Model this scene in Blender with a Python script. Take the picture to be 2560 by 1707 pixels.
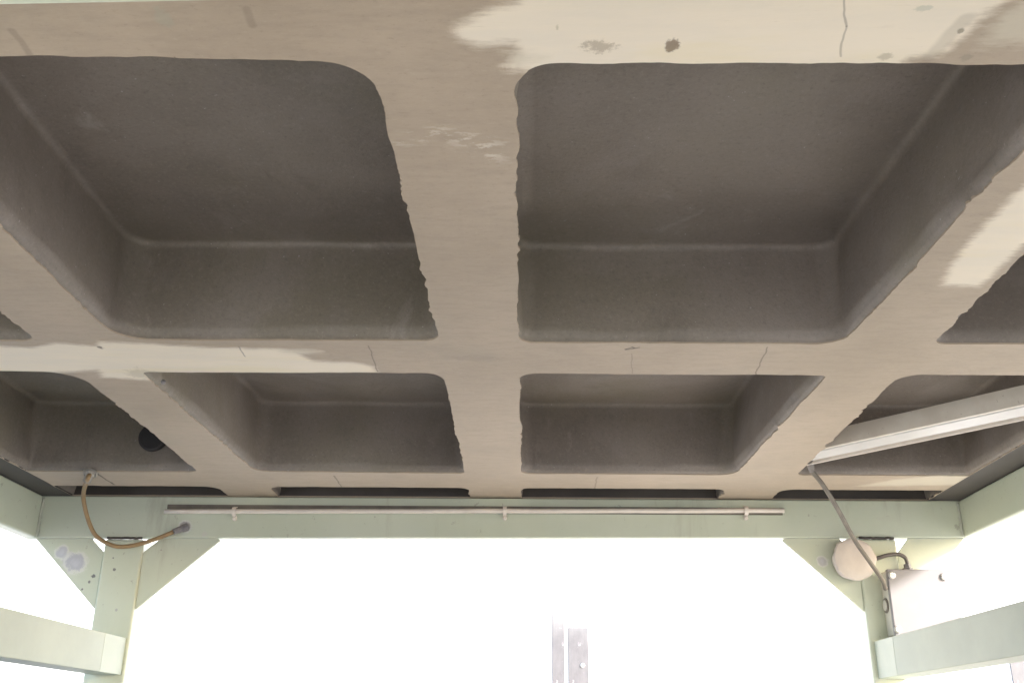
import bpy, bmesh, math, random
from mathutils import Vector, Matrix, noise

random.seed(7)
S = 0.68            # metres per unit of the survey grid (height of the rib faces above the lens)
CZ = 0.15           # lens height above the ground
sc = bpy.context.scene
for o in list(bpy.data.objects):
    bpy.data.objects.remove(o, do_unlink=True)

# ------------------------------------------------------------------ camera, sky, sun, exposure
cam = bpy.data.cameras.new('camera')
cam.sensor_width = 36.0
cam.lens = 36.0 * 2257.85 / 2352.0
cam.clip_start = 0.02
cam.clip_end = 2000
camo = bpy.data.objects.new('camera', cam)
sc.collection.objects.link(camo)
CX = Vector((0.99984, 0.0121, 0.0083)).normalized()
CU = Vector((-0.0032, -0.3729, 0.9279))
CU = (CU - CX * CU.dot(CX)).normalized()
CF = CU.cross(CX).normalized()
camo.matrix_world = Matrix(((CX.x, CU.x, -CF.x, 0), (CX.y, CU.y, -CF.y, 0), (CX.z, CU.z, -CF.z, CZ), (0, 0, 0, 1)))
sc.camera = camo

SUN_DIR = Vector((1.0, -0.62, 0.54)).normalized()     # towards the sun
sun_el = math.asin(SUN_DIR.z)
sun_rot = math.atan2(SUN_DIR.x, SUN_DIR.y)
w = bpy.data.worlds.new('World')
sc.world = w
w.use_nodes = True
nt = w.node_tree
sky = nt.nodes.new('ShaderNodeTexSky')
sky.sky_type = 'NISHITA'
sky.sun_disc = False
sky.sun_elevation = sun_el
sky.sun_rotation = sun_rot
sky.air_density = 1.0
sky.dust_density = 1.5
bg = nt.nodes['Background']
bg.inputs['Strength'].default_value = 0.15
nt.links.new(sky.outputs['Color'], bg.inputs['Color'])
sun = bpy.data.lights.new('sun', 'SUN')
sun.energy = 2.8
sun.angle = math.radians(6.0)
sun.color = (1.0, 0.975, 0.945)
suno = bpy.data.objects.new('sun', sun)
suno.rotation_euler = SUN_DIR.to_track_quat('Z', 'Y').to_euler()
suno.location = (4, -3, 6)
sc.collection.objects.link(suno)
sc.view_settings.view_transform = 'Standard'
sc.view_settings.look = 'None'
sc.view_settings.gamma = 1
sc.view_settings.exposure = 2.46
sc.cycles.max_bounces = 8
sc.cycles.diffuse_bounces = 6

# ------------------------------------------------------------------ survey helpers (units of S, camera at origin)
def ray(px, py):
    return CX * ((px - 1176) / 2257.85) - CU * ((py - 784) / 2257.85) + CF
def onZ(px, py, z=1.0):
    d = ray(px, py); return d * (z / d.z)
def onY(px, py, y):
    d = ray(px, py); return d * (y / d.y)
def W(v):
    return Vector((v[0] * S, v[1] * S, v[2] * S + CZ))

# ------------------------------------------------------------------ materials
class NB:
    """small node builder"""
    def __init__(s, name):
        s.m = bpy.data.materials.new(name); s.m.use_nodes = True
        s.t = s.m.node_tree; s.n = s.t.nodes; s.b = s.n['Principled BSDF']
        s.co = s.n.new('ShaderNodeTexCoord').outputs['Object']
    def link(s, a, b): s.t.links.new(a, b)
    def put(s, sock, v):
        if hasattr(v, 'is_output') or isinstance(v, bpy.types.NodeSocket): s.link(v, sock)
        else: sock.default_value = v
    def math(s, op, a, b=0.0, c=0.0, clamp=False):
        n = s.n.new('ShaderNodeMath'); n.operation = op; n.use_clamp = clamp
        s.put(n.inputs[0], a); s.put(n.inputs[1], b); s.put(n.inputs[2], c); return n.outputs[0]
    def mapping(s, scale, loc=(0, 0, 0), rot=(0, 0, 0)):
        n = s.n.new('ShaderNodeMapping'); s.link(s.co, n.inputs[0])
        n.inputs['Scale'].default_value = scale; n.inputs['Location'].default_value = loc; n.inputs['Rotation'].default_value = rot
        return n.outputs[0]
    def noise(s, scale, detail=4, rough=0.55, vec=None, dist=0.0):
        n = s.n.new('ShaderNodeTexNoise'); s.link(vec or s.co, n.inputs['Vector'])
        n.inputs['Scale'].default_value = scale; n.inputs['Detail'].default_value = detail
        n.inputs['Roughness'].default_value = rough; n.inputs['Distortion'].default_value = dist
        return n.outputs['Fac']
    def step(s, v, lo, hi):
        n = s.n.new('ShaderNodeMapRange'); n.interpolation_type = 'SMOOTHSTEP'
        s.put(n.inputs[0], v); n.inputs[1].default_value = lo; n.inputs[2].default_value = hi
        n.inputs[3].default_value = 0; n.inputs[4].default_value = 1
        return n.outputs[0]
    def mix(s, f, a, b):
        n = s.n.new('ShaderNodeMix'); n.data_type = 'RGBA'
        s.put(n.inputs[0], f)
        for i, v in ((6, a), (7, b)):
            if isinstance(v, tuple): v = v if len(v) == 4 else (*v, 1)
            s.put(n.inputs[i], v)
        return n.outputs[2]
    def attr(s, name):
        n = s.n.new('ShaderNodeAttribute'); n.attribute_name = name; return n.outputs['Fac']
    def dist(s, p, scale=(1, 1, 1)):
        """distance to world-size point p in object space, scaled"""
        n = s.mapping(scale, tuple(-p[i] * scale[i] for i in range(3)))
        l = s.n.new('ShaderNodeVectorMath'); l.operation = 'LENGTH'; s.link(n, l.inputs[0]); return l.outputs['Value']
    def seg(s, a, b):
        """distance from the object coordinate to the segment a-b (wobbled)"""
        wob = s.n.new('ShaderNodeTexNoise'); s.link(s.co, wob.inputs['Vector']); wob.inputs['Scale'].default_value = 22
        v0 = s.n.new('ShaderNodeVectorMath'); v0.operation = 'MULTIPLY_ADD'
        s.link(wob.outputs['Color'], v0.inputs[0]); v0.inputs[1].default_value = (.012, .012, 0); v0.inputs[2].default_value = (-.006, -.006, 0)
        v1 = s.n.new('ShaderNodeVectorMath'); v1.operation = 'ADD'; s.link(s.co, v1.inputs[0]); s.link(v0.outputs[0], v1.inputs[1])
        p = s.n.new('ShaderNodeVectorMath'); p.operation = 'SUBTRACT'; s.link(v1.outputs[0], p.inputs[0]); p.inputs[1].default_value = a
        d = Vector(b) - Vector(a)
        dt = s.n.new('ShaderNodeVectorMath'); dt.operation = 'DOT_PRODUCT'; s.link(p.outputs[0], dt.inputs[0]); dt.inputs[1].default_value = d / d.length_squared
        t = s.math('MULTIPLY', dt.outputs['Value'], 1.0, clamp=True)
        sca = s.n.new('ShaderNodeVectorMath'); sca.operation = 'SCALE'; sca.inputs[0].default_value = d; s.link(t, sca.inputs['Scale'])
        q = s.n.new('ShaderNodeVectorMath'); q.operation = 'DISTANCE'; s.link(p.outputs[0], q.inputs[0]); s.link(sca.outputs[0], q.inputs[1])
        return q.outputs['Value']
    def bump(s, h, strength=.2, dist=.002):
        n = s.n.new('ShaderNodeBump'); n.inputs['Strength'].default_value = strength; n.inputs['Distance'].default_value = dist
        s.link(h, n.inputs['Height']); s.link(n.outputs[0], s.b.inputs['Normal'])
    def done(s, col, rough=.6, metal=0.0):
        if isinstance(col, tuple) and len(col) == 3: col = (*col, 1)
        s.put(s.b.inputs['Base Color'], col); s.put(s.b.inputs['Roughness'], rough); s.put(s.b.inputs['Metallic'], metal)
        return s.m

def worn(name, c, c2, rough=.55, scale=9, speck=None, bump=.12, metal=0.0):
    k = NB(name)
    a = k.noise(scale, 6, .6)
    col = k.mix(k.step(a, .35, .68), c, c2)
    if speck:
        col = k.mix(k.step(k.noise(scale * 14, 3, .6), .68, .74), col, speck)
    k.bump(k.noise(240, 3), bump, .001)
    return k.done(col, rough, metal)

# rib faces: beige primer with cream filler strokes, hairlines, smudges
def rib_material(org):
    k = NB('beige_primer')
    o = lambda px, py: tuple(W(onZ(px, py)) - org)
    tone = k.noise(3.2, 5, .6)
    col = k.mix(k.step(tone, .3, .7), (.392, .315, .238), (.455, .368, .282))
    fine = k.noise(45, 5, .65, k.mapping((.35, 1.3, 1)))
    col = k.mix(k.math('MULTIPLY', k.step(fine, .42, .72), .40), col, (.335, .27, .205))
    gr = k.noise(105, 8, .85, k.mapping((.7, 1.3, 1)))
    col = k.mix(k.math('MULTIPLY', k.step(gr, .53, .66), .35), col, (.50, .42, .33))
    col = k.mix(k.math('MULTIPLY', k.math('SUBTRACT', 1.0, k.step(gr, .34, .46)), .40), col, (.24, .19, .14))
    col = k.mix(k.math('MULTIPLY', k.step(k.noise(2.1, 6, .65, k.mapping((1, 1, 1), (4, 4, 0)), .5), .52, .70), .45), col, (.33, .285, .225))
    # cream strokes
    brush = k.noise(16, 6, .7, k.mapping((.75, 2.2, 1)))
    fray = k.math('MULTIPLY', k.math('SUBTRACT', brush, .5), .035)
    fray = k.math('ADD', fray, k.math('MULTIPLY', k.math('SUBTRACT', k.noise(70, 4, .7, k.mapping((.45, 1.9, 1))), .5), .034))
    cm = k.step(k.math('ADD', k.attr('cream'), fray), -.012, .020)
    cream = k.mix(k.step(k.noise(7, 5, .6, k.mapping((.6, 3, 1))), .35, .7), (.83, .735, .60), (.78, .70, .585))
    streak = k.step(k.noise(10, 7, .72, k.mapping((.7, 6, 1), (3, 1, 0))), .60, .75)
    cream = k.mix(k.math('MULTIPLY', streak, .35), cream, (.60, .52, .41))
    cream = k.mix(k.math('MULTIPLY', k.step(k.noise(4, 5, .6, k.mapping((.8, 4, 1), (7, 3, 1))), .5, .7), .6), cream, (.80, .70, .50))
    cream = k.mix(k.math('MULTIPLY', k.step(k.noise(26, 6, .75, k.mapping((.35, 3, 1), (1, 9, 1))), .62, .72), .5), cream, (.50, .43, .33))
    col = k.mix(cm, col, cream)
    cm2 = k.step(k.math('ADD', k.attr('half'), k.math('MULTIPLY', fray, 1.4)), -.012, .03)
    col = k.mix(k.math('MULTIPLY', cm2, .7), col, (.62, .56, .45))
    # scuffed glints
    sm = k.math('MULTIPLY', k.step(k.attr('scuff'), -.01, .06), k.step(k.noise(60, 5, .7, k.mapping((.45, 1.2, 1))), .49, .60))
    col = k.mix(k.math('MULTIPLY', sm, .75), col, (.74, .69, .60))
    # smudges (position, radius x, radius y, strength, colour)
    for px, py, rx, ry, f, c in ((1544, 106, 18, 17, .85, (.20, .14, .09)), (1375, 107, 42, 14, .55, (.28, .22, .15)),
                                 (2206, 72, 7, 7, .7, (.24, .21, .15)), (2222, 133, 14, 9, .45, (.25, .23, .17)), (2035, 130, 22, 8, .5, (.35, .30, .22)),
                                 (228, 797, 8, 4, .9, (.2, .16, .12)), (330, 858, 45, 12, .4, (.42, .37, .27)), (372, 40, 20, 26, .3, (.36, .37, .30)),
                                 (338, 134, 5, 3, .8, (.22, .17, .13)), (402, 133, 3, 3, .8, (.22, .17, .13)), (1280, 65, 4, 8, .5, (.45, .40, .27)),
                                 (2125, 20, 22, 7, .5, (.45, .46, .38)), (1090, 822, 60, 7, .25, (.25, .21, .16)), (2180, 66, 60, 16, .0, (.3, .3, .2)),
                                 (1898, 1045, 30, 4, .4, (.3, .24, .18)), (690, 805, 40, 5, .4, (.55, .48, .38))):
        c0 = onZ(px, py); ex = onZ(px + rx, py) - c0; ey = onZ(px, py + ry) - c0
        d = k.dist(tuple(W(c0) - org), (1 / (ex.length * S), 1 / (abs(ey.y) * S), 1))
        n2 = k.math('ADD', d, k.math('MULTIPLY', k.math('SUBTRACT', k.noise(55, 6, .8), .5), 3.4))
        col = k.mix(k.math('MULTIPLY', k.math('SUBTRACT', 1.0, k.step(n2, .55, 1.15)), f), col, c)
    # hairline cracks and the scribbled mark
    for (ax, ay), (bx, by), wd, f in (((1941, -10), (1943, 62), .0017, .45), ((1943, 62), (1928, 130), .0017, .4),
                                      ((1763, 797), (1735, 860), .0021, .6), ((848, 794), (868, 854), .0018, .55),
                                      ((548, 796), (562, 818), .002, .5), ((222, 1087), (262, 1112), .0045, .9), ((768, 1092), (784, 1117), .003, .6),
                                      ((1452, 858), (1450, 812), .0018, .3), ((1372, 1095), (1366, 1122), .003, .4), ((2130, 135), (2225, 40), .012, .22),
                                      ((1438, 802), (1452, 797), .003, .9), ((1452, 797), (1460, 800), .003, .9), ((1460, 800), (1440, 803), .003, .9),
                                      ((1455, 801), (1469, 798), .003, .9), ((30, 70), (75, 135), .006, .25), ((565, 20), (575, 60), .006, .22)):
        d = k.seg(o(ax, ay), o(bx, by))
        col = k.mix(k.math('MULTIPLY', k.math('SUBTRACT', 1.0, k.step(d, wd * .35, wd)), f), col, (.10, .08, .06))
    h = k.math('ADD', k.noise(28, 5, .6, k.mapping((.4, 1.6, 1))), k.math('MULTIPLY', cm, .25))
    k.bump(h, .25, .003)
    return k.done(col, .62)

def cast_material():
    k = NB('dark_cast_paint')
    col = k.mix(k.step(k.noise(2.6, 5, .6), .32, .70), (.180, .152, .131), (.255, .219, .190))
    col = k.mix(k.math('MULTIPLY', k.step(k.noise(1.7, 4, .5, k.mapping((1, 1, 1), (5, 2, 1))), .46, .66), .45), col, (.210, .188, .128))
    col = k.mix(k.math('MULTIPLY', k.step(k.noise(3.4, 6, .65, k.mapping((1, 1, 1), (1, 7, 4)), .6), .48, .66), .45), col, (.275, .24, .218))
    col = k.mix(k.math('MULTIPLY', k.step(k.noise(8, 7, .7, k.mapping((1, 1, .5), (2, 3, 9)), .8), .60, .76), .55), col, (.37, .335, .30))
    col = k.mix(k.math('MULTIPLY', k.step(k.noise(5, 6, .7, k.mapping((1, 1, .4), (8, 1, 2)), .5), .58, .74), .45), col, (.115, .096, .083))
    col = k.mix(k.math('MULTIPLY', k.step(k.noise(70, 4, .7), .5, .75), .35), col, (.21, .19, .17))
    col = k.mix(k.math('MULTIPLY', k.step(k.noise(150, 2, .5), .735, .77), .8), col, (.42, .40, .38))
    gr = k.noise(115, 8, .85)
    col = k.mix(k.math('MULTIPLY', k.step(gr, .52, .66), .42), col, (.34, .30, .262))
    col = k.mix(k.math('MULTIPLY', k.math('SUBTRACT', 1.0, k.step(gr, .36, .47)), .45), col, (.115, .098, .084))
    d = k.step(k.attr('bead'), .3, .9)
    col = k.mix(k.math('MULTIPLY', d, k.math('MULTIPLY', k.step(k.noise(7, 6, .75), .36, .66), k.math('ADD', .25, k.math('MULTIPLY', k.noise(40, 4, .7), .8)))), col, (.36, .325, .29))
    k.bump(k.math('ADD', k.noise(190, 4, .7), k.math('MULTIPLY', k.noise(14, 4), 1.5)), .30, .003)
    return k.done(col, .58)

M = {}
M['cast'] = cast_material()
M['rim'] = worn('rim_dark', (.050, .042, .037), (.07, .060, .052), .6, 6)
M['screw'] = worn('zinc_screw', (.62, .60, .58), (.5, .48, .47), .35, 30, metal=.6)
M['white'] = worn('grey_white_paint', (.205, .193, .197), (.18, .168, .173), .45, 5, bump=.03)
M['box'] = worn('box_plastic', (.56, .53, .46), (.50, .47, .40), .5, 6, bump=.04)
M['alu'] = worn('lamp_enamel', (.74, .69, .61), (.66, .60, .52), .42, 11, (.42, .36, .30), .05)
M['diffuser'] = worn('lamp_cover', (.62, .60, .59), (.56, .54, .53), .35, 8, bump=.02)
M['conduit'] = worn('conduit_plastic', (.74, .67, .60), (.68, .61, .54), .5, 20, bump=.04)
M['dust_shell'] = worn('dusty_plastic', (.60, .545, .505), (.53, .475, .44), .75, 12, bump=.25)
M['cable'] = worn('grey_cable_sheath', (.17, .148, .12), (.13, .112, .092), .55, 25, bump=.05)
M['dark_cable'] = worn('dark_cable_sheath', (.16, .14, .13), (.13, .115, .11), .5, 25, bump=.05)
M['hose'] = worn('brown_hose', (.34, .22, .10), (.28, .185, .095), .45, 30, bump=.05)
M['fitting'] = worn('grey_fitting', (.42, .39, .34), (.30, .28, .25), .6, 40)
M['gland'] = worn('dark_gland', (.16, .15, .16), (.30, .28, .27), .5, 45)
M['dark'] = worn('dark_void', (.03, .028, .03), (.04, .036, .036), .8, 20)

# ------------------------------------------------------------------ object helpers
def tag(o, label=None, cat=None, group=None, kind=None):
    if label: o['label'] = label
    if cat: o['category'] = cat
    if group: o['group'] = group
    if kind: o['kind'] = kind
    return o
def empty(name, loc, label, cat, group=None):
    o = bpy.data.objects.new(name, None); o.location = loc; o.empty_display_size = .1
    sc.collection.objects.link(o); return tag(o, label, cat, group)
def obj(name, bm, mat, parent=None, loc=(0, 0, 0), smooth=False, bevel=0.0):
    """bm is in world metres; origin placed at loc (or the parent's root location)"""
    base = Vector(loc)
    if parent is not None:
        base = Vector(parent.location) if parent.parent is None else Vector((0, 0, 0))
        if parent.parent is not None:
            base = Vector(parent.parent.location) + Vector(parent.location)
    bmesh.ops.translate(bm, verts=bm.verts, vec=-base)
    me = bpy.data.meshes.new(name); bm.to_mesh(me); bm.free()
    if smooth:
        for p in me.polygons: p.use_smooth = True
    me.materials.append(mat)
    o = bpy.data.objects.new(name, me); sc.collection.objects.link(o)
    if parent is not None: o.parent = parent
    else: o.location = base
    if bevel:
        b = o.modifiers.new('bevel', 'BEVEL'); b.width = bevel; b.segments = 3; b.limit_method = 'ANGLE'; b.angle_limit = .6
    return o
def box_into(bm, a, b):
    """axis box between corners a,b in survey units"""
    a = W(a); b = W(b)
    vs = [bm.verts.new((x, y, z)) for x in (a.x, b.x) for y in (a.y, b.y) for z in (a.z, b.z)]
    for f in ((0, 1, 3, 2), (4, 6, 7, 5), (0, 4, 5, 1), (2, 3, 7, 6), (0, 2, 6, 4), (1, 5, 7, 3)):
        bm.faces.new([vs[i] for i in f])
    bmesh.ops.recalc_face_normals(bm, faces=bm.faces)
    return vs
def prism_into(bm, pts, d):
    """closed prism: polygon pts (world Vectors) extruded by vector d"""
    d = Vector(d); a = [bm.verts.new(p) for p in pts]; b = [bm.verts.new(Vector(p) + d) for p in pts]
    n = len(pts); bm.faces.new(a); bm.faces.new(b[::-1])
    for i in range(n): bm.faces.new((a[i], b[i], b[(i + 1) % n], a[(i + 1) % n]))
    bmesh.ops.recalc_face_normals(bm, faces=bm.faces)
def spline(pts, n=10):
    out = []
    P = [Vector(p) for p in pts]; P = [2 * P[0] - P[1]] + P + [2 * P[-1] - P[-2]]
    for i in range(1, len(P) - 2):
        for j in range(n):
            t = j / n; a, b, c, d = P[i - 1], P[i], P[i + 1], P[i + 2]
            out.append(.5 * ((2 * b) + (c - a) * t + (2 * a - 5 * b + 4 * c - d) * t * t + (3 * b - a - 3 * c + d) * t ** 3))
    out.append(P[-2]); return out
def tube_into(bm, pts, r, seg=12, caps=True):
    rings = []; up = Vector((.3, .2, 1)).normalized()
    for i, p in enumerate(pts):
        t = (pts[min(i + 1, len(pts) - 1)] - pts[max(i - 1, 0)]).normalized()
        u = up - t * up.dot(t)
        if u.length < .05: u = Vector((1, 0, 0)) - t * t.x
        u.normalize(); v = t.cross(u); up = u
        rr = r[i] if isinstance(r, list) else r
        rings.append([bm.verts.new(p + (u * math.cos(2 * math.pi * k / seg) + v * math.sin(2 * math.pi * k / seg)) * rr) for k in range(seg)])
    for a, b in zip(rings, rings[1:]):
        for k in range(seg): bm.faces.new((a[k], a[(k + 1) % seg], b[(k + 1) % seg], b[k]))
    if caps: bm.faces.new(rings[0][::-1]); bm.faces.new(rings[-1])
    bmesh.ops.recalc_face_normals(bm, faces=bm.faces)

# ------------------------------------------------------------------ ground, wall
gb = bmesh.new()
prism_into(gb, [Vector((-150, -150, 0)), Vector((150, -150, 0)), Vector((150, 150, 0)), Vector((-150, 150, 0))], (0, 0, -.2))
M['ground'] = worn('pale_concrete', (.53, .495, .445), (.46, .43, .385), .85, 1.3, (.36, .345, .325))
M['bounce_cut'] = worn('bounce_cut_dark', (.13, .125, .117), (.105, .10, .094), .85, 1.3, (.3, .29, .27))
M['slab'] = worn('pale_slab', (.58, .565, .54), (.50, .485, .46), .85, 1.3, (.40, .385, .365))
tag(obj('ground', gb, M['ground']), kind='structure')
pb = bmesh.new()
prism_into(pb, [Vector((-2.3, .35, .004)), Vector((2.2, .35, .004)), Vector((2.2, 2.15, .004)), Vector((-2.3, 2.15, .004))], (0, 0, -.08))
tag(obj('added_bounce_patch', pb, M['bounce_cut']), kind='structure')  # added dark patch out of view, cuts bounce light onto the plate's underside

WY = 6.6
M['wall'] = worn('white_wall_paint', (.84, .84, .83), (.80, .80, .80), .6, .8, bump=.05)
wb = bmesh.new()
prism_into(wb, [Vector((-11, WY, 0)), Vector((12, WY, 0)), Vector((12, WY, 3.6)), Vector((-11, WY, 3.6))], (0, .25, 0))
wall = obj('wall', wb, M['wall'], loc=(0, WY, 0))
# (label after its parts)
tag(wall, 'overexposed plain white wall filling the opening behind the green stand', 'wall')

# trims on the wall: patchy metal strips with rivets
def trim_material():
    k = NB('patchy_metal_trim')
    g = k.noise(9, 5, .65, k.mapping((1, 1, .45)))
    col = k.mix(k.step(g, .35, .65), (.092, .086, .090), (.125, .117, .121))
    col = k.mix(k.step(k.noise(22, 5, .7), .60, .70), col, (.3, .28, .28))
    # glare put into the colour: upper end fades to white, ragged
    sep = k.n.new('ShaderNodeSeparateXYZ'); k.link(k.co, sep.inputs[0])
    hgt = k.math('ADD', sep.outputs['Z'], k.math('MULTIPLY', k.math('SUBTRACT', k.noise(6, 6, .75), .5), .30))
    col = k.mix(k.step(hgt, -.04, 1.25), col, (.80, .80, .80))
    col = k.mix(k.math('MULTIPLY', k.step(k.noise(24, 6, .75, k.mapping((1, 1, .5))), .60, .68), .8), col, (.17, .155, .165))
    k.bump(k.noise(60, 4), .2, .002)
    return k.done(col, .5)
M['trim'] = trim_material()
def strip(px0, px1, ptop, lab, rivets=()):
    y = WY / S - .012
    a = onY(px0, 1500, y); b = onY(px1, 1500, y); t = onY((px0 + px1) / 2, ptop, y); fade = onY((px0 + px1) / 2, 1485, y)
    org = W((a.x, y, fade.z))
    root = empty('wall_trim', org, lab, 'wall trim', 'metal trim strips on the white wall')
    bm = bmesh.new()
    box_into(bm, (a.x, y, -CZ / S + .01), (b.x, WY / S - .0005, t.z))
    obj('strip', bm, M['trim'], root, bevel=.003)
    for rx, ry in rivets:
        c = W(onY(rx, ry, y)); bm = bmesh.new()
        tube_into(bm, [c + Vector((0, .001, 0)), c + Vector((0, -.004, 0)), c + Vector((0, -.009, 0))], [.014, .014, .007], 14)
        obj('rivet', bm, M['screw'], root, smooth=False)
strip(1268, 1297, 1292, 'narrow patchy metal trim strip on the white wall, left of the white gap')
strip(1305, 1352, 1440, 'wider metal trim strip with a round rivet, right of the white gap', ((1338, 1527),))
strip(2316, 2350, 1470, 'faint metal trim strip on the wall below the right rail')

# ------------------------------------------------------------------ the big casting
PX0, PX1 = -2.062, 1.806      # inner edges of the dark outer rim
XL = [PX0, -1.234, -.136, .985, PX1]
YL = [.86, 2.62, 4.068, 4.388]
xe = [(-2.0615, -1.345), (-1.1217, -.2487), (-.0199, .8668), (1.1041, 1.8055)]
ye = [(1.291, 2.4994), (2.741, 3.944), (4.192, 4.40)]
porg = W((-.12, 2.6, 1.0))
plate = empty('surface_plate', porg, 'large cast plate seen from below, beige ribs around dark recesses, resting on the green stand', 'ribbed plate')
M['rib'] = rib_material(porg)

# outlines of cream strokes traced on the rib plane
poly_px = {
 'cream': [
  [(1035, 72), (1045, 55), (1110, 22), (1180, 0), (1260, -60), (1500, -260), (2700, -260), (2500, -60), (2330, 0), (2262, 42), (2215, 85), (2180, 122), (2145, 134), (2095, 136), (2070, 170), (1600, 170), (1270, 170), (1170, 165), (1150, 158), (1185, 128), (1180, 108), (1100, 105), (1060, 95)],
  [(2159, 656), (2185, 604), (2215, 560), (2262, 513), (2330, 445), (2420, 370), (2700, 200), (2700, 350), (2352, 562), (2309, 608), (2250, 661)],
  [(-200, 793), (0, 793), (70, 797), (127, 788), (218, 793), (225, 783), (246, 784), (299, 787), (482, 796), (545, 798), (640, 800), (740, 806), (690, 812), (717, 827), (827, 834), (862, 843), (868, 856), (560, 880), (369, 880), (362, 875), (229, 867), (225, 850), (180, 853), (0, 860), (-200, 860)]],
 'half': [
  [(2234, 112), (2264, 70), (2300, 25), (2420, -70), (2700, -70), (2700, 100), (2352, 112)],
  [(1950, 1118), (2052, 1100), (2235, 1083), (2204, 1114), (2100, 1116)],
  [(640, 800), (724, 802), (745, 812), (700, 816), (640, 812)],
  [(1100, 108), (1200, 112), (1260, 132), (1190, 160), (1160, 155), (1170, 125)]],
 'scuff': [[(890, 325), (910, 300), (1010, 278), (1100, 295), (1178, 325), (1178, 375), (1120, 385), (1060, 350), (1000, 330), (900, 350)]],
}
poly = {k: [[(v.x, v.y) for v in (onZ(*p) for p in pl)] for pl in L] for k, L in poly_px.items()}
def sdf(P, pl):
    x, y = P; ins = False; best = 1e9; n = len(pl)
    for i in range(n):
        ax, ay = pl[i]; bx, by = pl[(i + 1) % n]; dx, dy = bx - ax, by - ay
        t = max(0, min(1, ((x - ax) * dx + (y - ay) * dy) / (dx * dx + dy * dy + 1e-12)))
        d = (x - ax - t * dx) ** 2 + (y - ay - t * dy) ** 2
        if d < best: best = d
        if (ay > y) != (by > y) and x < (bx - ax) * (y - ay) / (by - ay) + ax: ins = not ins
    return math.sqrt(best) * (1 if ins else -1)
bbs = {k: [(min(p[0] for p in pl) - .12, max(p[0] for p in pl) + .12, min(p[1] for p in pl) - .12, max(p[1] for p in pl) + .12) for pl in L] for k, L in poly.items()}
def field(k, P):
    best = -.12
    for pl, b in zip(poly[k], bbs[k]):
        if b[0] < P[0] < b[1] and b[2] < P[1] < b[3]: best = max(best, sdf(P, pl))
    return best

def fb(x, s):       # 1-D fractal wobble
    return noise.noise((x, s, 3.3)) + .5 * noise.noise((x * 2.3, s + 9, 1.1)) + .3 * noise.noise((x * 5.1, s + 4, 7.7))
# corner tweaks of the openings, in survey units: index (col,row) -> four (dx,dy) for (x0y0, x1y0, x1y1, x0y1), and corner radii
tweak = {(2, 0): ((0, 0), (.05, .01), (-.005, .0), (0, .0)), (1, 0): ((0, -.02), (.0, .0), (.012, -.012), (-.0, -.012)),
         (1, 1): ((-.03, 0), (.0, .0), (.0, .0), (.012, -.015)), (2, 1): ((0, .0), (.025, .01), (-.01, .0), (0, .0))}
rad = {(1, 0): (.06, .085, .045, .10), (2, 0): (.075, .06, .07, .045), (1, 1): (.03, .06, .035, .07), (2, 1): (.055, .02, .07, .05),
       (0, 0): (.012, .07, .05, .012), (3, 0): (.07, .012, .012, .04), (0, 1): (.012, .11, .05, .012), (3, 1): (.07, .012, .012, .04),
       (0, 2): (.012, .07, .02, .02), (1, 2): (.06, .05, .02, .02), (2, 2): (.04, .05, .02, .02), (3, 2): (.06, .012, .02, .02)}
jagL = {(2, 0): .004, (1, 0): .003, (1, 1): .003, (2, 1): .006}
def ring(q, r, n_side, inset, jag=0.0, seed=0, jx=.0065):
    """rounded quad outline; q = 4 corners (x0y0,x1y0,x1y1,x0y1) ; returns list of (x,y,side,t)"""
    c = Vector((sum(p[0] for p in q) / 4, sum(p[1] for p in q) / 4))
    out = []
    Q = [Vector(p) for p in q]
    # inset corners along bisector (quads are close to rectangles)
    sg = ((1, 1), (-1, 1), (-1, -1), (1, -1))
    Q = [Q[i] + Vector(sg[i]) * inset for i in range(4)]
    na = 14
    for s in range(4):
        A, B = Q[s], Q[(s + 1) % 4]
        d = (B - A).normalized(); nrm = Vector((-d.y, d.x))
        Ln = (B - A).length
        ra, rb = max(r[s] - inset * .6, .012), max(r[(s + 1) % 4] - inset * .6, .012)
        loc = []
        for i in range(na):                      # second half of this corner's arc
            t = math.pi / 4 * (1 - i / na); loc.append((ra - ra * math.sin(t), ra - ra * math.cos(t)))
        ns = n_side - 2 * na
        for i in range(ns): loc.append((ra + (Ln - ra - rb) * i / ns, 0.0))
        for i in range(na):                      # first half of the next corner's arc
            t = math.pi / 4 * i / na; loc.append((Ln - rb + rb * math.sin(t), rb - rb * math.cos(t)))
        xa, xb = loc[0][0], Ln - rb + rb * math.sin(math.pi / 4)
        for x, off in loc:
            P = A + d * x + nrm * off
            out.append([P.x, P.y, s, (x - xa) / (xb - xa)])
    if jag:
        m = len(out); res = []
        for i, (x, y, s, u) in enumerate(out):
            side = s in (1, 3)
            ed = min(1, u * 10, (1 - u) * 10)
            a = (jx if side else .0022) * jag
            f = 30 if side else 16
            q_ = y if side else x
            am = max(.10, .62 + 2.1 * noise.noise((q_ * 5, seed, s)))
            v = (fb(q_ * f, seed + s * 13.7) + .7 * fb(q_ * f * .45, seed + s)) * a * am * (.35 + .65 * ed)
            v += fb((y if side else x) * 4, seed + s * 3.1 + 50) * .006 * jag * ed
            nx, ny = ((0, 1), (-1, 0), (0, -1), (1, 0))[s]
            res.append([x + nx * v, y + ny * v, s, u])
        out = res
    return out
rib = bmesh.new()
LY = {k: rib.verts.layers.float.new(k) for k in ('cream', 'half', 'scuff')}
CEIL = 1.305
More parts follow.
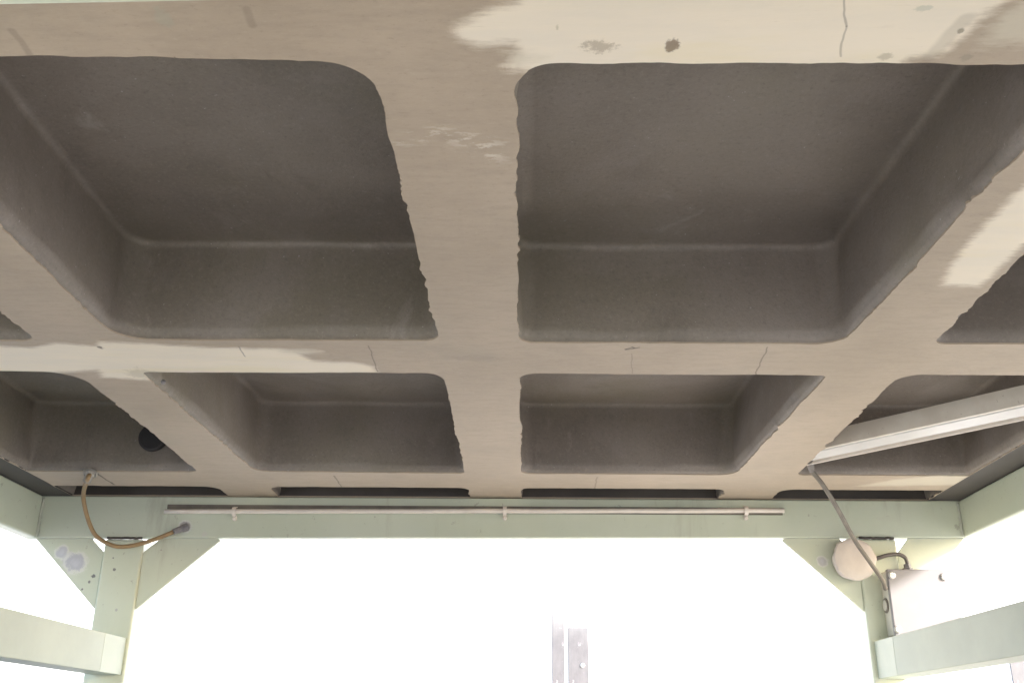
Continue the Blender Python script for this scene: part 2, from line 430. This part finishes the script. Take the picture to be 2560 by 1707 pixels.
for ci in range(4):
    for ri in range(3):
        x0, x1 = xe[ci]; y0, y1 = ye[ri]
        tw = tweak.get((ci, ri), ((0, 0),) * 4)
        q = [(x0 + tw[0][0], y0 + tw[0][1]), (x1 + tw[1][0], y0 + tw[1][1]), (x1 + tw[2][0], y1 + tw[2][1]), (x0 + tw[3][0], y1 + tw[3][1])]
        r = rad[(ci, ri)]
        N = 260 if ri < 2 else 120
        sd = ci * 31 + ri * 7
        base = ring(q, r, N, 0, 1.0, sd)
        m = len(base)
        # rib face annulus from cell border to the opening
        cq = [Vector((XL[ci], YL[ri])), Vector((XL[ci + 1], YL[ri])), Vector((XL[ci + 1], YL[ri + 1])), Vector((XL[ci], YL[ri + 1]))]
        if ri < 2 or True:
            nr = 26 if ri == 0 else 14
            rows = []
            if ri == 2:   # last row is cut by the far shade strip: clamp the opening at its edge
                base = [[x, min(y, YL[3] - .0005), s, u] for x, y, s, u in base]
            for k in range(nr + 1):
                t = k / nr; row = []
                for i, (x, y, s, u) in enumerate(base):
                    b = cq[s].lerp(cq[(s + 1) % 4], u)
                    P = b.lerp(Vector((x, y)), t)
                    wav = .0
                    v = rib.verts.new(W((P.x, P.y, 1.0 + .0016 * (1 - abs(2 * t - 1)) * noise.noise((P.x * 5, P.y * 5, 2)))))
                    for kk in LY: v[LY[kk]] = field(kk, (P.x, P.y))
                    row.append(v)
                rows.append(row)
            # feather: the paint skin turns up into the recess by a hair
            row = []
            for i, (x, y, s, u) in enumerate(base):
                v = rib.verts.new(W((x, y, 1.006)))
                for kk in LY: v[LY[kk]] = field(kk, (x, y))
                row.append(v)
            rows.append(row)
            for a, b in zip(rows, rows[1:]):
                for i in range(m):
                    j = (i + 1) % m
                    rib.faces.new((a[i], b[i], b[j], a[j]))
        # recess: rounded lip, drafted wall, fillet, ceiling
        rec = bmesh.new(); bead = rec.verts.layers.float.new('bead')
        prof = [(0.0, 1.0042, 1.0, .2), (.006, 1.008, .45, .40), (.011, 1.016, .2, .44), (.014, 1.029, .08, .40), (.0150, 1.034, .0, .06), (.0145, 1.045, .0, .0), (.011, 1.09, .0, 0), (.003, 1.16, 0, 0), (-.005, 1.23, 0, 0),
                (-.010, CEIL - .022, 0, 0), (-.0095, CEIL - .011, 0, .7), (-.005, CEIL - .004, 0, .85), (.003, CEIL, 0, .3), (.012, CEIL + .001, 0, 0), (.06, CEIL + .002, 0, 0), (.16, CEIL + .002, 0, 0), (.30, CEIL + .001, 0, 0)]
        if ri == 2: prof = [(a * .3, z, j, b) for a, z, j, b in prof if a < .05]
        rows = []
        for ins, z, jg, bd in prof:
            pts = ring(q, [x + (max(.052, x * .72) - x) * min(1, max(0, (z - 1.03) / .12)) for x in r], N, ins, jg, sd)
            row = []
            for x, y, s, u in pts:
                nz = noise.noise((x * 3.1, y * 3.1, z * 3 + sd)) * .006 + noise.noise((x * 9, y * 9, z * 9)) * .0015
                if z < 1.03: nz *= .1
                if (ci, s) in ((1, 1), (2, 3)) and z > 1.006:      # the paint skin overhangs here, the wall stands back behind it
                    sh = (min(max(ins, 0), .0145) + .006) * min(1, u * 8, (1 - u) * 8); x += sh if s == 1 else -sh
                nx, ny = ((0, 1), (-1, 0), (0, -1), (1, 0))[s]
                if z > CEIL - .03: v = rec.verts.new(W((x, y, z + nz)))
                else: v = rec.verts.new(W((x + nx * nz, y + ny * nz, z)))
                v[bead] = bd * ((.8 if (ri == 0 and s == 2) else .45 if (ri == 0 and s == 3 and ci == 1) else .14) if z > 1.1 else 1.0); row.append(v)
            rows.append(row)
        for a, b in zip(rows, rows[1:]):
            for i in range(m):
                j = (i + 1) % m
                rec.faces.new((a[i], b[i], b[j], a[j]))
        # ceiling cap: bridge front side to back side as a grid
        last = rows[-1]
        cen = rec.verts.new(sum((v.co for v in last), Vector()) / m)
        for i in range(m): rec.faces.new((last[i], last[(i + 1) % m], cen))
        bmesh.ops.recalc_face_normals(rec, faces=rec.faces)
        for f in rec.faces: f.normal_flip() if f.calc_center_median().z > 1e9 else None
        obj('recess', rec, M['cast'], plate, smooth=True)
obj('rib_grid', rib, M['rib'], plate)
# rim, skirt and top of the casting
bm = bmesh.new()
XO0, XO1, YO0, YO1, ZT = -2.235, 1.985, .80, 4.47, 1.38
box_into(bm, (XO0, YO0, 1.0), (PX0 + .001, YO1, 1.055))
obj('rim', bm, M['rim'], plate, bevel=.004)
bm = bmesh.new(); box_into(bm, (PX1 - .001, YO0, 1.0), (XO1, YO1, 1.055)); obj('rim', bm, M['rim'], plate, bevel=.004)
bm = bmesh.new(); box_into(bm, (PX0 + .002, YL[3], .9985), (PX1 - .002, YO1, 1.055)); obj('rim', bm, M['rim'], plate, bevel=.002)  # dark far strip put in for the contact shade above the beam
bm = bmesh.new(); box_into(bm, (PX0 + .002, YO0, .9985), (PX1 - .002, .862, 1.055)); obj('rim', bm, M['rim'], plate, bevel=.002)
bm = bmesh.new()
for a, b in (((XO0, YO0, 1.056), (XO0 + .03, YO1, CEIL + .02)), ((XO1 - .03, YO0, 1.056), (XO1, YO1, CEIL + .02)),
             ((XO0 + .03, YO0, 1.056), (XO1 - .03, YO0 + .03, CEIL + .02)), ((XO0 + .03, YO1 - .03, 1.056), (XO1 - .03, YO1, CEIL + .02)),
             ((XO0, YO0, CEIL + .021), (XO1, YO1, ZT))):
    box_into(bm, a, b)
obj('top_slab', bm, M['rim'], plate)
# the round blind hole in the left middle recess and the small plug beside the crossing
c = onY(352, 1005, 3.925); bm = bmesh.new()
tube_into(bm, [W(c + Vector((0, .03, 0))), W(c + Vector((0, -.012, 0))), W(c + Vector((0, -.016, 0)))], [.058 * S, .058 * S, .05 * S], 24)
obj('blind_plug', bm, M['dark'], plate)
c = onZ(375, 877, 1.002); bm = bmesh.new()
bmesh.ops.create_uvsphere(bm, u_segments=12, v_segments=8, radius=.0052); bmesh.ops.translate(bm, verts=bm.verts, vec=W(c))
obj('paint_drip', bm, M['white'], plate, smooth=True)

# ------------------------------------------------------------------ green steel stand
FX0, FX1, FY0, FY1 = -2.185, 1.935, .945, 4.372
def ynear(x): return .951 - .025 * (x + .64)     # the near beam is a touch out of square
def zb(x): return .8195 + .0062 * x
stand = empty('steel_stand', W((-.12, 2.6, -CZ / S)), 'pale green steel stand of box beams, gusseted legs and low rails carrying the ribbed plate', 'steel stand')
def green(name, stains=(), scr=0.0):
    k = NB(name); org = Vector(stand.location)
    col = k.mix(k.step(k.noise(3.0, 5, .6), .3, .7), (.50, .535, .42), (.55, .58, .475))
    col = k.mix(k.math('MULTIPLY', k.step(k.noise(16, 6, .7, k.mapping((.4, 1, 1.2))), .55, .75), .4), col, (.50, .50, .42))
    col = k.mix(k.math('MULTIPLY', k.step(k.noise(38, 4, .7), .64, .72), .6), col, (.30, .285, .235))
    col = k.mix(k.math('MULTIPLY', k.step(k.noise(5, 6, .7, k.mapping((2.2, 1, .35), (3, 2, 1)), .4), .56, .74), .5), col, (.36, .345, .27))
    col = k.mix(k.math('MULTIPLY', k.step(k.noise(90, 3, .8, k.mapping((.15, 1, 1.6))), .68, .74), .5), col, (.58, .58, .52))
    for px, py, r, c, ringy in stains:
        p = onY(px, py, FY1); pw = W(p) - org
        d = k.dist(tuple(pw), (1 / (r * S), .2, 1 / (r * S)))
        d = k.math('ADD', d, k.math('MULTIPLY', k.math('SUBTRACT', k.noise(34, 6, .8), .5), 1.7 if ringy else 2.6))
        if ringy:
            halo = k.math('SUBTRACT', 1.0, k.step(d, .95, 1.2)); col = k.mix(k.math('MULTIPLY', halo, .7), col, (.66, .65, .62))
        core = k.math('SUBTRACT', 1.0, k.step(d, .6, .95)); col = k.mix(core, col, c)
        if ringy:
            eye = k.math('SUBTRACT', 1.0, k.step(d, .1, .55)); col = k.mix(k.math('MULTIPLY', eye, .4), col, (.58, .57, .62))
    k.bump(k.math('ADD', k.noise(120, 3), k.math('MULTIPLY', k.noise(9, 3), 1.5)), .14, .002)
    return k.done(col, .42)
M['green'] = green('green_paint')
M['green_l'] = green('green_paint_marked', ((158, 1282, .040, (.46, .455, .48), False), (172, 1290, .050, (.44, .435, .475), True), (141, 1268, .032, (.48, .475, .51), True),
                                            (213, 1322, .012, (.15, .15, .15), False), (236, 1345, .005, (.2, .15, .15), False), (187, 1352, .006, (.2, .18, .18), False),
                                            (204, 1335, .008, (.2, .2, .2), False), (369, 1262, .006, (.25, .22, .18), False)))
M['green_leg'] = green('green_paint_scratched', ((261, 1281, .005, (.22, .22, .2), False), (263, 1307, .009, (.2, .2, .19), False), (268, 1400, .006, (.4, .4, .38), False)))
M['green_beam'] = green('green_paint_gland_mark', ((425, 1208, .03, (.36, .34, .33), True), (470, 1225, .016, (.55, .55, .48), False)))
M['green_r'] = green('green_paint_plugged', ((1890, 1287, .024, (.50, .49, .48), True),))
M['green_pale'] = worn('green_paint_paler', (.305, .336, .27), (.34, .37, .302), .45, 7, (.33, .34, .28), .08)  # rail ends, slightly lighter than the rest of the rail
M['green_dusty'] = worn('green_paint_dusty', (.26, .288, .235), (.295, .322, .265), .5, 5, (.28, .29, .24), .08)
M['weld'] = worn('weld_paint', (.50, .51, .44), (.42, .43, .36), .6, 30, bump=.5)
TB = .0035  # gap under the plate
def beam(a, b, mat):
    bm = bmesh.new(); vs = box_into(bm, a, b)
    return bm
BW = .06
# far beam: inner face towards the lens, lower edge very slightly out of level
bm = bmesh.new(); vs = box_into(bm, (FX0 - BW, FY1, .80), (FX1 + BW, FY1 + .045, 1.0 - TB))
for v in vs:
    if v.co.z < W((0, 0, .9)).z: v.co.z = W((0, 0, zb(v.co.x / S))).z
obj('beam', bm, M['green_beam'], stand, bevel=.004)
for xa, xb in ((FX0 - BW, FX0), (FX1, FX1 + BW)):
    bm = bmesh.new(); vs = box_into(bm, (xa, max(ynear(xa), ynear(xb)) + .001, zb(xa)), (xb, FY1 - .001, 1.0 - TB - .0015)); obj('beam', bm, M['green'], stand, bevel=.006)
bm = bmesh.new(); vs = box_into(bm, (FX0 - BW, FY0 - .17, .82), (FX1 + BW, FY0 + .0145, 1.0 - TB))
for v in vs:
    if v.co.y > (FY0 - .05) * S: v.co.y = ynear(v.co.x / S) * S
obj('beam', bm, M['green'], stand, bevel=.003)
# corner weld seams on the far beam
for x in (FX0, FX1):
    bm = bmesh.new()
    pts = [W((x + (.004 if x < 0 else -.004) + random.uniform(-.002, .002), FY1 - .003, zb(x) + .005 + t * (.98 - zb(x)))) for t in [i / 14 for i in range(15)]]
    tube_into(bm, pts, [.0042 + random.uniform(-.0012, .0016) for _ in pts], 8); obj('weld_seam', bm, M['weld'], stand, smooth=True)
# legs
ZG = -CZ / S
LEG = {'l': (-1.872, -1.697), 'r': (1.462, 1.634)}
lean = -.0
for side, (xa, xb) in LEG.items():
    bm = bmesh.new()
    ztop = zb(xa) - .006
    vs = box_into(bm, (xa, FY1 - .004, ZG), (xb, FY1 + .175, ztop))
    obj('leg', bm, M['green_leg'] if side == 'l' else M['green'], stand, bevel=.007)
    bm = bmesh.new(); cx = (xa + xb) / 2
    box_into(bm, (cx - .14, FY1 - .05, ZG), (cx + .14, FY1 + .22, ZG + .02)); obj('foot_plate', bm, M['green'], stand, bevel=.003)
    # weld line between leg and beam (dark open seam)
    bm = bmesh.new(); pts = [W((xa + .01 + (xb - xa - .02) * i / 12, FY1 - .0045, ztop + .004 + random.uniform(-.0015, .0015))) for i in range(13)]
    tube_into(bm, pts, .0042, 8); obj('weld_seam', bm, M['rim'], stand, smooth=True)
for xa, xb in LEG.values():
    bm = bmesh.new(); box_into(bm, (xa, FY0 - .175, ZG), (xb, FY0 - .003, .819)); obj('leg', bm, M['green'], stand, bevel=.007)
    bm = bmesh.new(); cx = (xa + xb) / 2
    box_into(bm, (cx - .14, FY0 - .22, ZG), (cx + .14, FY0 + .05, ZG + .02)); obj('foot_plate', bm, M['green'], stand, bevel=.003)
# gussets (plates with a snipped inner corner)
def gusset(pts, mat):
    bm = bmesh.new()
    prism_into(bm, [W((x, FY1 + .006, z)) for x, z in pts], (0, .016 * S, 0)); obj('gusset', bm, mat, stand, bevel=.0012)
e = .0015
gusset([(FX0 - .004, zb(FX0) - e), (-1.937, zb(-1.9) - e), (-1.8735, .745), (-1.8735, .500)], M['green_l'])
gusset([(-1.628, zb(-1.6) - e), (-1.372, zb(-1.37) - e), (-1.358, zb(-1.37) - e - .008), (-1.6955, .500), (-1.6955, .747)], M['green_l'])
gusset([(1.3866, zb(1.39) - e), (1.150, zb(1.15) - e), (1.134, zb(1.15) - e - .008), (1.4605, .512), (1.4605, .757)], M['green_r'])
gusset([(FX1 + .004, zb(FX1) - e), (1.6921, zb(1.69) - e), (1.6355, .762), (1.6355, .50)], M['green'])
# low rails running towards the lens
for xa, xb, zz0, zz1 in ((-1.83, -1.71, .229, .380), (1.481, 1.60, .238, .389)):
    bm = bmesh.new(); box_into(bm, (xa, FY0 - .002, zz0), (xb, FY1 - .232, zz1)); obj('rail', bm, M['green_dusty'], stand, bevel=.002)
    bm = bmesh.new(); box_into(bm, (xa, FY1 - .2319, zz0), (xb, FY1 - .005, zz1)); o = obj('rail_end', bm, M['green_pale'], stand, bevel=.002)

# ------------------------------------------------------------------ conduit rod on the far beam
a = onY(378, 1174, FY1 - .02); b = onY(1801, 1172, FY1 - .02); r = .0105
rod = empty('conduit_rod', W(a), 'thin straight beige conduit rod clipped along the inside of the green cross beam', 'conduit')
bm = bmesh.new(); tube_into(bm, [W(a.lerp(b, i / 40) + Vector((0, 0, .0004 * math.sin(i * .7)))) for i in range(41)], r * S, 14); obj('rod', bm, M['conduit'], rod, smooth=True)
bm = bmesh.new(); box_into(bm, (a.x + .004, FY1 - .006, a.z + .003), (b.x - .004, FY1 - .0005, b.z + .0155)); obj('rod_shade_strip', bm, M['cable'], rod)  # dark strip standing for the rod's unlit top and its shadow
for px in (540, 1162, 1714):
    c = a.lerp(b, (px - 378) / (1801 - 378)); bm = bmesh.new(); R2 = .016 * S
    C = W(c); pts = [C + Vector((0, .02 * S, .022 * S))] + [C + Vector((0, -math.sin(t) * R2, math.cos(t) * R2)) for t in [i * math.pi / 8 for i in range(9)]] + [C + Vector((0, .012 * S, -.020 * S)), C + Vector((0, .02 * S, -.024 * S))]
    for sx in (-.008, .008): pass
    prev = None
    for p in pts:
        cur = [bm.verts.new(p + Vector((d * S, 0, 0))) for d in (-.0085, .0085)]
        if prev: bm.faces.new((prev[0], prev[1], cur[1], cur[0]))
        prev = cur
    o = obj('clip', bm, M['conduit'], rod)
    sol = o.modifiers.new('thick', 'SOLIDIFY'); sol.thickness = .0025
    bm = bmesh.new(); nb = W(c + Vector((0, .008, -.031)))
    tube_into(bm, [nb + Vector((0, .010, 0)), nb, nb + Vector((0, -.006, -.001))], [.006, .0065, .004], 12); obj('screw', bm, M['conduit'], rod)

# ------------------------------------------------------------------ brown hose, left
h0 = onZ(208, 1086, .995)
hp = [h0, onZ(201, 1100, .965), onY(192, 1130, 4.18), onY(194, 1160, 4.24), onY(206, 1203, 4.29), onY(224, 1233, 4.315), onY(262, 1253, 4.33), onY(300, 1253, 4.335), onY(350, 1240, 4.335), onY(398, 1221, 4.335)]
hose = empty('hose', W(h0), 'brown hose curving from the rib face down to the green beam at the left leg', 'hose')
bm = bmesh.new(); tube_into(bm, [W(p) for p in spline(hp, 10)], .0092 * S, 14); obj('sheath', bm, M['hose'], hose, smooth=True)
bm = bmesh.new(); p0, p1 = W(hp[0]), W(hp[1])
tube_into(bm, [p0 + Vector((0, 0, .004)), p0.lerp(p1, .25), p0.lerp(p1, .3), p1.lerp(W(hp[2]), .12)], [.020, .020, .0125, .0125], 6); obj('top_fitting', bm, M['fitting'], hose)
g0, g1 = W(hp[-1]), W(onY(430, 1209, FY1))
bm = bmesh.new(); tube_into(bm, [g0, g0.lerp(g1, .35)], [.0090, .0095], 12); obj('ferrule', bm, M['gland'], hose, smooth=False)
bm = bmesh.new(); tube_into(bm, [g0.lerp(g1, .3), g0.lerp(g1, .6), g0.lerp(g1, .62), g1], [.0095, .0095, .011, .012], 8); obj('gland', bm, M['gland'], hose)

# ------------------------------------------------------------------ batten lamp, right
u = Vector((.685, -.7286, 0)); nn = Vector((.7286, .685, 0))
zl = 1.014
A0 = onZ(1884, 1031, zl); n0 = nn.dot(A0)
n1 = nn.dot(onZ(1869, 1060, zl))
wd = n1 - n0
def LP(uu, n, z): return W(u * uu + nn * n + Vector((0, 0, z)))
def ustart(n, x=1.108): return (x - nn.x * n) / u.x
lamp = empty('batten_lamp', LP(ustart(n0), n0, zl), 'long cream batten lamp set at a slant in the right recess', 'batten lamp')
def lamp_prism(name, sec, mat, xs=1.108, xe_=1.742, bevel=.0015):
    bm = bmesh.new(); a_ = []; b_ = []
    for f_, z in sec:
        n = n0 + f_ * wd
        a_.append(bm.verts.new(LP(ustart(n, xs), n, z))); b_.append(bm.verts.new(LP(ustart(n, xe_), n, z)))
    m_ = len(sec); bm.faces.new(a_); bm.faces.new(b_[::-1])
    for i in range(m_): bm.faces.new((a_[i], b_[i], b_[(i + 1) % m_], a_[(i + 1) % m_]))
    bmesh.ops.recalc_face_normals(bm, faces=bm.faces)
    return obj(name, bm, mat, lamp, bevel=bevel)
lamp_prism('housing', [(0, zl), (0, zl + .066), (.95, zl + .066), (.95, zl + .010), (.10, zl + .010), (.10, zl)], M['alu'])
lamp_prism('diffuser', [(.14, zl - .002), (.14, zl + .0095), (.84, zl + .0095), (.84, zl - .002)], M['diffuser'], 1.112, 1.740, .003)
lamp_prism('lip', [(.95, zl - .010), (.95, zl + .03), (1.0, zl + .03), (1.0, zl - .010)], M['conduit'], 1.104, 1.744)
for xs in (1.135, 1.70):
    lamp_prism('hanger', [(.25, zl + .0665), (.25, CEIL + .004), (.70, CEIL + .004), (.70, zl + .0665)], M['cast'], xs, xs + .03, .001)
# cable from lamp to control box
BY = 4.26
c0 = LP(ustart(n1 - .012, 1.118), n1 - .012, zl + .004)
cp = [c0, W(onY(1864, 1080, 3.86)), W(onY(1890, 1113, 3.90)), W(onY(1925, 1170, 4.0)), W(onY(1962, 1238, 4.15)), W(onY(1998, 1290, 4.2)), W(onY(2026, 1330, 4.235)), W(onY(2034, 1352, 4.27))]
cab = empty('lamp_cable', c0, 'long grey-brown cable drooping from the slanted lamp to the white control box', 'cable')
bm = bmesh.new(); tube_into(bm, spline(cp, 10), .0092 * S, 12); obj('sheath', bm, M['cable'], cab, smooth=True)
bm = bmesh.new(); tube_into(bm, [cp[0] + Vector((0, 0, .006)), cp[0].lerp(cp[1], .5), cp[1]], [.012, .010, .0075], 10); obj('strain_relief', bm, M['dark_cable'], cab, smooth=True)

# ------------------------------------------------------------------ control box on the right leg
b0 = onY(2035, 1306, BY); b1 = onY(2190, 1460, BY)
bx0, bx1, bz1, bz0 = 1.5370, 1.8225, .6755, .402
cbox = empty('control_box', W((bx0, FY1, bz0)), 'white square control box with corner screws on the right leg, glaring in the sun', 'control box')
bm = bmesh.new(); box_into(bm, (bx0 + .004, BY + .022, bz0 + .004), (bx1 - .004, FY1 - .006, bz1 - .004)); obj('body', bm, M['box'], cbox, bevel=.004)
bm = bmesh.new(); box_into(bm, (bx0, BY, bz0), (bx1, BY + .0215, bz1)); lid = obj('cover', bm, M['white'], cbox, bevel=.003)
for x, z in ((1.5549, .6498), (1.7741, .6445), (1.5500, .4285), (1.7790, .4285)):
    c = W((x, BY, z)); bm = bmesh.new()
    tube_into(bm, [c + Vector((0, .001, 0)), c + Vector((0, -.0035, 0)), c + Vector((0, -.006, 0))], [.0105, .0105, .007], 16)
    o = obj('screw', bm, M['screw'], cbox)
    bm = bmesh.new(); box_into(bm, ((x - .010), BY - .0096, z - .0012), (x + .010, BY - .0086, z + .0012)); obj('slot', bm, M['dark'], o)
# knockout on its left side
bm = bmesh.new(); c = W((bx0 + .004, BY + .072, .533))
tube_into(bm, [c + Vector((.002, 0, 0)), c + Vector((-.003, 0, 0)), c + Vector((-.004, 0, 0))], [.021, .021, .017], 20); obj('knockout', bm, M['cable'], cbox)
bm = bmesh.new()
tube_into(bm, [c + Vector((-.0035, 0, 0)), c + Vector((-.0052, 0, 0))], [.0155, .0150], 20); obj('knockout_plug', bm, M['box'], cbox)

# ------------------------------------------------------------------ round junction box
DY = FY1 - .060
dc = onY(1964, 1283, DY); dr = .091
jb = empty('junction_box', W((dc.x, FY1, dc.z)), 'round dusty pinkish junction box on the right leg, left of the white control box', 'junction box')
bm = bmesh.new(); rings = []
for yy, k in ((FY1 - .0045, .90), (DY + .02, .955), (DY + .008, 1.0), (DY + .001, .985), (DY - .002, .94), (DY - .003, .5)):
    row = []
    for i in range(64):
        t = 2 * math.pi * i / 64
        # rounded octagon with flattened top and bottom
        rr = dr * k * (1.0 - .014 * math.cos(8 * t + math.pi)) * (1 + .03 * noise.noise((math.cos(t) * 3, math.sin(t) * 3, yy * 5)))
        x, z = rr * math.cos(t), rr * math.sin(t); z = max(-.093 * k, min(.094 * k, z))
        if math.cos(t) < -.55 and .95 < k: x -= .014 * max(0, noise.noise((t * 9, yy * 20, 0)))
        row.append(bm.verts.new(W((dc.x + x, yy, dc.z + z))))
    rings.append(row)
for a, b in zip(rings, rings[1:]):
    for i in range(64): bm.faces.new((a[i], a[(i + 1) % 64], b[(i + 1) % 64], b[i]))
bm.faces.new(rings[-1]); bmesh.ops.recalc_face_normals(bm, faces=bm.faces)
shell = obj('shell', bm, M['dust_shell'], jb, smooth=True)
shell.data.polygons[len(shell.data.polygons) - 1].use_smooth = False
for ang, ln in ((.12, .012),):
    d = Vector((math.cos(ang), 0, math.sin(ang))); c = W((dc.x, DY + .04, dc.z)) + d * (dr * .93 * S); bm = bmesh.new()
    tube_into(bm, [c, c + d * ln], [.013, .012], 12); obj('cable_boss', bm, M['dust_shell'], jb)
# short dark cable looping to the box top
q0 = Vector((dc.x + dr + .012, DY + .04, dc.z + .008))
sp = [q0, Vector(onY(2040, 1274, DY + .03)), Vector(onY(2062, 1272, DY + .03)), Vector(onY(2078, 1279, DY + .03)), Vector(onY(2084, 1292, DY + .03)), Vector(onY(2084, 1300, DY + .03))]
sc_ = empty('link_cable', W(q0), 'short dark cable arching from the round junction box into the control box top', 'cable')
bm = bmesh.new(); tube_into(bm, [W(p) for p in spline(sp, 8)], .0085 * S, 10); obj('sheath', bm, M['dark_cable'], sc_, smooth=True)
e0 = W(sp[-1]); bm = bmesh.new()
tube_into(bm, [e0 + Vector((0, 0, .006)), e0 + Vector((0, 0, -.004)), e0 + Vector((0, 0, -.005)), Vector((e0.x, e0.y, W((0, 0, bz1 - .004)).z))], [.010, .010, .0145, .0145], 6); obj('gland', bm, M['gland'], sc_)
